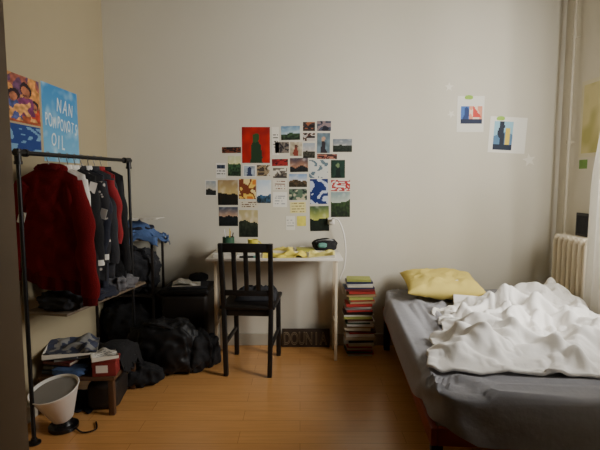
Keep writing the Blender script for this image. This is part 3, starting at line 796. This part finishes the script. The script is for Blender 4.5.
gs=[('white shirt hanging directly behind the dark red sweatshirt','hanger holding the white shirt behind the sweatshirt','shirt','whitecloth',.125,.52,.38,2,.1,None,False),
('black jacket with white cuffs hanging behind the white shirt','hanger holding the black jacket','jacket','blackcloth',.14,.62,.42,3,.15,(.13,-.05,-.16),True),
('black shirt with white floral spots on the clothes rack','hanger holding the floral spotted shirt','shirt','dots',.145,.60,.42,5,.2,None,False),
('navy jacket with white cuffs hanging behind the floral spotted shirt','hanger holding the navy jacket','jacket','navy',.13,.62,.40,6,-.12,(.14,-.05,-.30),True),
('charcoal shirt hanging between the navy jacket and the crimson shirt','hanger holding the charcoal shirt','shirt','char',.12,.60,.44,7,.22,None,False),
('crimson shirt hanging near the right end of the rack','hanger holding the crimson shirt','shirt','crimson',.12,.44,.34,4,-.1,None,False),
('long black coat, the farthest garment along the rack','hanger holding the long black coat','coat','blackcloth',.13,.66,.5,9,-.05,None,False)]
ys=[2.365,2.42,2.475,2.53,2.585,2.64,2.70]
for (lb,hl,ct,m,hw_,ln,sl_,sd,an,tg,tm),y in zip(gs,ys):
    garment(lb,hl,ct,y,M[m],hw_,ln,sl_,.015,sd,an,.026,.043,None,None,tg,.8,.05,tm)
def blobthing(name,loc,size,m,lb,cat,seed,rz=0,e=.5,amp=.14,group=None,freq=2.6,ridge=False,wr=0,wf=16):
    t=tag(MB().blob((0,0,size[2]/2),size,seed,amp,e,84,44,freq,ridge,wr,wf).build(name,m,loc=loc,angle=80),lb,cat,group); t.rotation_euler=(0,0,rz); return t
def drape(name,loc,w,l,m,lb,cat,seed,amp=.12,rz=0,base=0.0,group=None,f0=None,steps=22):
    n=44; P=np.zeros((n+1,n+1,3))
    for i in range(n+1):
        for j in range(n+1):
            x=(i/n-.5)*w*(1+.15*noise.noise(V((i*.08,j*.08,seed)))); y=(j/n-.5)*l*(1+.15*noise.noise(V((i*.08,j*.08,seed+9))))
            P[i,j]=(x,y,.07+base+amp*noise.noise(V((x*12+seed,y*11,seed)))+amp*.5*noise.noise(V((x*26+seed,y*24,seed*2))))
    P[...,2]=np.maximum(P[...,2],.01)
    fl=f0 or (lambda x,y: np.zeros_like(x)+.004)
    P[...,2]=np.maximum(P[...,2],fl(P[...,0],P[...,1])+.004)
    P=settle(P,fl,steps=steps,iters=10,bend=.3,smooth=1)
    o=grid_mesh(name,P,m); s=o.modifiers.new('thick','SOLIDIFY'); s.thickness=.005; s.offset=0
    o.location=loc; o.rotation_euler=(0,0,rz); return tag(o,lb,cat,group)
GR='clothes piled on the low rack shelf'
for k,(y,m,nm,hh) in enumerate(((2.34,'char','charcoal top piled at the near end of the low rack shelf',.07),(2.53,'navy','navy top piled in the middle of the low rack shelf',.06),(2.74,'greycloth','grey top piled at the far end of the low rack shelf',.085))):
    blobthing('piled_garment',(rail_x(y)+.015,y,.5955),(.23,.185,hh),M[m],nm,'clothing',20+k,-RA,.6,.2,GR,2.2,False,.014,20)

# ------------------------------------------------------------------ bench with magazines, lamp, clutter
bn=thing('bench','low dark brown bench buried under magazines and papers','bench',(-1.17,2.53,0))
MB().box((0,0,.205),(.40,.36,.022),bev=.003).build('bench_top',M['benchwood'],bn)
for sx in (-1,1):
    for sy in (-1,1): MB().box((sx*.175,sy*.155,.0975),(.03,.03,.194),bev=.003).build('leg',M['benchwood'],bn)
mags=[((60,66,80),'dark blue'),((110,106,98),'pale grey'),((40,40,44),'black'),((100,42,38),'brick red'),((140,136,126),'white'),((70,74,86),'slate')]
z=.2165
for i,(c,nm) in enumerate(mags):
    th=.018 if i<4 else .012
    below='bench' if i==0 else mags[i-1][1]+' magazine'
    book('magazine',f'{nm} magazine in the tall bench pile, lying on the {below}','magazine',(-1.265+rnd.uniform(-.015,.015),2.50+rnd.uniform(-.02,.02),z),rnd.uniform(-.4,.4),.165,.225,th,mat('mag_'+nm.replace(' ','_'),c,.4,.35,25),'magazines piled on the bench'); z+=th+.0003
z2=.2165
for i,(c,nm) in enumerate([((90,88,84),'grey'),((44,50,74),'navy'),((130,122,108),'beige')]):
    th=.016; below='bench' if i==0 else ['grey','navy'][i-1]+' magazine'
    book('magazine',f'{nm} magazine in the short pile at the right bench end, on the {below}','magazine',(-1.06+rnd.uniform(-.012,.012),2.56+rnd.uniform(-.02,.02),z2),rnd.uniform(-.3,.3),.15,.2,th,mat('mag_'+nm,c,.4,.35,25),'magazines piled on the bench'); z2+=th+.0003
def nw(u,v): 
    return (132,130,126) if NZ(u,v,7)>.06 else (62,66,84)
paint_slab('newspaper',.26,.27,seeded(nw),'crumpled blue grey newspaper lying on top of the tall magazine pile','newspaper',None,(-1.255,2.50,z+.0005),'up',.35,t=.003,curl=.05)
t=thing('shoe_box','small dark red box with a white label at the front right of the bench','box',(-1.03,2.40,.2165),.12)
MB().box((0,0,.04),(.12,.09,.08),bev=.003).build('box',M['redbox'],t)
MB().box((0,0,.084),(.126,.096,.014),bev=.003).build('lid',M['redbox'],t)
MB().box((-.01,-.0455,.04),(.06,.001,.04)).build('label_patch',M['whiteplastic'],t)
blobthing('folded_cloth',(-1.21,2.385,.2165),(.17,.10,.05),M['denim'],'blue cloth folded on the front left of the bench before the magazines','cloth',17,.1,.5,.14)
paint_slab('paper_sheet',.13,.17,text((206,200,188),(120,120,120),9),'written sheet lying loose on the lid of the dark red box','paper',None,(-1.05,2.42,.3085),'up',.5,curl=.03)
def bfloor(x,y):
    out=np.maximum(x-.08,0)
    return .05*np.clip(1-(np.abs(x+.0)/.1)**3,0,1)*np.clip(1-(np.abs(y)/.12)**3,0,1)+.004-np.minimum(.22,7*out)
drape('draped_jacket',(-1.05,2.575,z2+.004),.30,.26,M['blackcloth'],'black jacket thrown over the right end of the bench','clothing',4,.10,f0=bfloor)
drape('crumpled_cloth',(-1.24,2.53,.002),.24,.26,M['navy'],'navy cloth crumpled on the floor under the bench','cloth',7)
blobthing('storage_box',(-1.08,2.54,.0005),(.16,.26,.15),M['darkbrown'],'dark slumped carton on the floor under the right half of the bench','box',31,.1,.3,.06)
t=thing('cone_lamp','white flared cone lamp tilted on a narrow dark base, on the floor before the bench','lamp',(-1.185,2.235,0.0005))
MB().lathe([(.066,0),(.07,.004),(.07,.02),(.05,.028),(.04,.05),(.038,.06)],n=32).build('base',M['blackplastic'],t)
TL=(math.radians(13),math.radians(-6),0)
for o in (MB().lathe([(.040,.0),(.050,.008),(.112,.172),(.117,.178),(.1135,.181),(.106,.174),(.108,.170),(.046,.014),(.03,.012)],n=48).build('shade',M['whiteplastic'],t),
          MB().lathe([(.1035,.168),(.044,.018),(.028,.016),(.0001,.016)],n=48).build('shade_lining',M['greyplastic'],t),
          MB().lathe([(.018,.0165),(.02,.03),(.028,.06),(.022,.085),(.01,.092)],n=20).build('bulb',M['greycloth'],t)):
    o.location=(0,0,.052); o.rotation_euler=TL
MB().tube(smoothpath([(.06,-.01,.01),(.12,-.05,.006),(.17,-.02,.006),(.14,.05,.006)],6),.004,6).build('cord',M['blackplastic'],t)

# ------------------------------------------------------------------ corner shelf, box, bags
SX=-1.2
sh=thing('corner_shelf','open corner shelf with shade darkened into its colour and a pale top board, behind the rack','shelf',(SX,3.26,0))
for sx in (-1,1):
    for sy in (-1,1): MB().box((sx*.195,sy*.12,.415),(.016,.016,.829),bev=.002).build('post',M['darkbrown'],sh)
for zz in (.08,.45): MB().box((0,0,zz),(.40,.255,.014)).build('shelf_board',M['darkbrown'],sh)  # dark post and board colour stands in for shade under the denim
MB().box((0,0,.838),(.42,.28,.016),bev=.002).build('top_board',M['whitemetal'],sh)
GS='clothes heaped on the corner shelf'
def sfloor(x,y):
    base=.10*np.clip(1-(np.abs(x)/.17)**3,0,1)*np.clip(1-(np.abs(y)/.12)**3,0,1)
    out=np.maximum(np.maximum(np.abs(x)-.205,np.abs(y)-.137),0)
    return base+.006-np.minimum(.10,4*out)
drape('rumpled_denim',(SX+.02,3.25,.847),.44,.30,M['denim'],'rumpled blue denim draped over the top of the corner shelf','clothing',3,.16,0,group=GS,f0=sfloor,steps=14)
blobthing('folded_garment',(SX+.02,3.25,.847),(.28,.2,.08),M['navy'],'navy clothes folded under the rumpled denim on the corner shelf','clothing',3,0,.6,.2,GS,3)
drape('white_cloth',(SX+.13,3.2,.975),.2,.14,M['whitecloth'],'small white cloth crumpled on the rumpled denim','clothing',8,.12,group=GS,steps=14)
blobthing('folded_garment',(SX+.01,3.25,.4575),(.36,.25,.30),M['char'],'charcoal clothes heap on the middle corner shelf','clothing',6,e=.75,amp=.3,group=GS,freq=2.2,ridge=True)
blobthing('folded_garment',(SX+.01,3.25,.0875),(.36,.25,.30),M['blackcloth'],'black clothes heap on the lowest corner shelf','clothing',5,e=.75,amp=.3,group=GS,freq=2.2,ridge=True)
cb=thing('storage_box','dark lidded box left of the desk with papers on top, behind the black bag','box',(-.79,3.26,0.0005))
MB().box((0,0,.23),(.32,.29,.46),bev=.03,seg=3).build('box_body',M['darkbrown'],cb)
MB().box((0,0,.478),(.335,.305,.04),bev=.014,seg=3).build('lid',M['bagmat'],cb)
t=thing('laptop','closed dark laptop under a white sheet on the dark box','laptop',(-.78,3.22,.499),.1)
MB().box((0,0,.009),(.27,.19,.016),bev=.004).build('laptop_body',M['char'],t)
paint_slab('paper_sheet',.19,.13,text((226,222,212),(150,150,150),7),'white sheet of paper lying on the dark laptop','paper',None,(-.79,3.20,.517),'up',.2,curl=.06)
t=thing('cap','black cloth cap lying on the dark box behind the sheet','cap',(-.74,3.355,.499)); 
MB().blob((0,0,.035),(.14,.11,.07),6,.08,.9).build('crown',M['blackcloth'],t); MB().blob((-.07,-.02,.012),(.1,.08,.014),7,.05,.9).build('brim',M['blackcloth'],t)
pb=thing('holdall','large slumped black holdall between the rack and the desk','bag',(-.875,2.935,.0005))
MB().blob((0,0,.16),(.44,.23,.34),4,.28,.85,130,70,1.3,True,.010,12).build('body',M['bagmat'],pb,angle=80)
MB().tube(smoothpath([(-.10,-.03,.28),(-.09,-.07,.335),(-.01,-.10,.34),(.06,-.085,.315),(.10,-.04,.26)],6),.009,8,1.6).build('handle',M['blackcloth'],pb)
MB().tube(smoothpath([(-.16,.0,.25),(-.08,.0,.325),(.02,.0,.335),(.13,.0,.28)],6),.005,6).build('zip',M['char'],pb)
blobthing('black_garment',(-.675,2.965,.0005),(.17,.19,.25),M['blackcloth'],'black garments heaped on the floor right of the large black holdall','clothing',14,.3,.85,.25,None,2,False,.012,14)
blobthing('rucksack',(-.60,3.04,.0005),(.11,.14,.20),M['blackcloth'],'small black rucksack leaning against the left desk leg','bag',9,.1,.8,.2,None,2,False,.01,14)
blobthing('tote_bag',(-.97,2.735,.0005),(.24,.14,.13),M['blackcloth'],'slack black tote bag lying on the floor in front of the large holdall','bag',12,.15,.8,.25,None,1.8,False,.013,14)

# ------------------------------------------------------------------ light, camera
w=bpy.data.worlds.new('World'); bpy.context.scene.world=w; w.use_nodes=True
w.node_tree.nodes['Background'].inputs[0].default_value=(.80,.82,.88,1); w.node_tree.nodes['Background'].inputs[1].default_value=.003
l=bpy.data.lights.new('window_daylight','AREA'); l.shape='RECTANGLE'; l.size=1.2; l.size_y=1.3; l.energy=70; l.color=(1,.985,.945); l.spread=math.radians(122)
lo=bpy.data.objects.new('window_daylight',l); COL.objects.link(lo); lo.location=(XR+.28,(WA+WB)/2-.02,(WZ0+WZ1)/2+.14)
lo.rotation_euler=V((-.66,.74,-.16)).to_track_quat('-Z','Y').to_euler()
c=bpy.data.cameras.new('Camera'); c.sensor_width=36; c.lens=F/600*36; c.clip_start=.02
co=bpy.data.objects.new('Camera',c); COL.objects.link(co); co.location=(0,0,H); co.rotation_euler=(PI/2-PITCH,0,0)
bpy.context.scene.camera=co
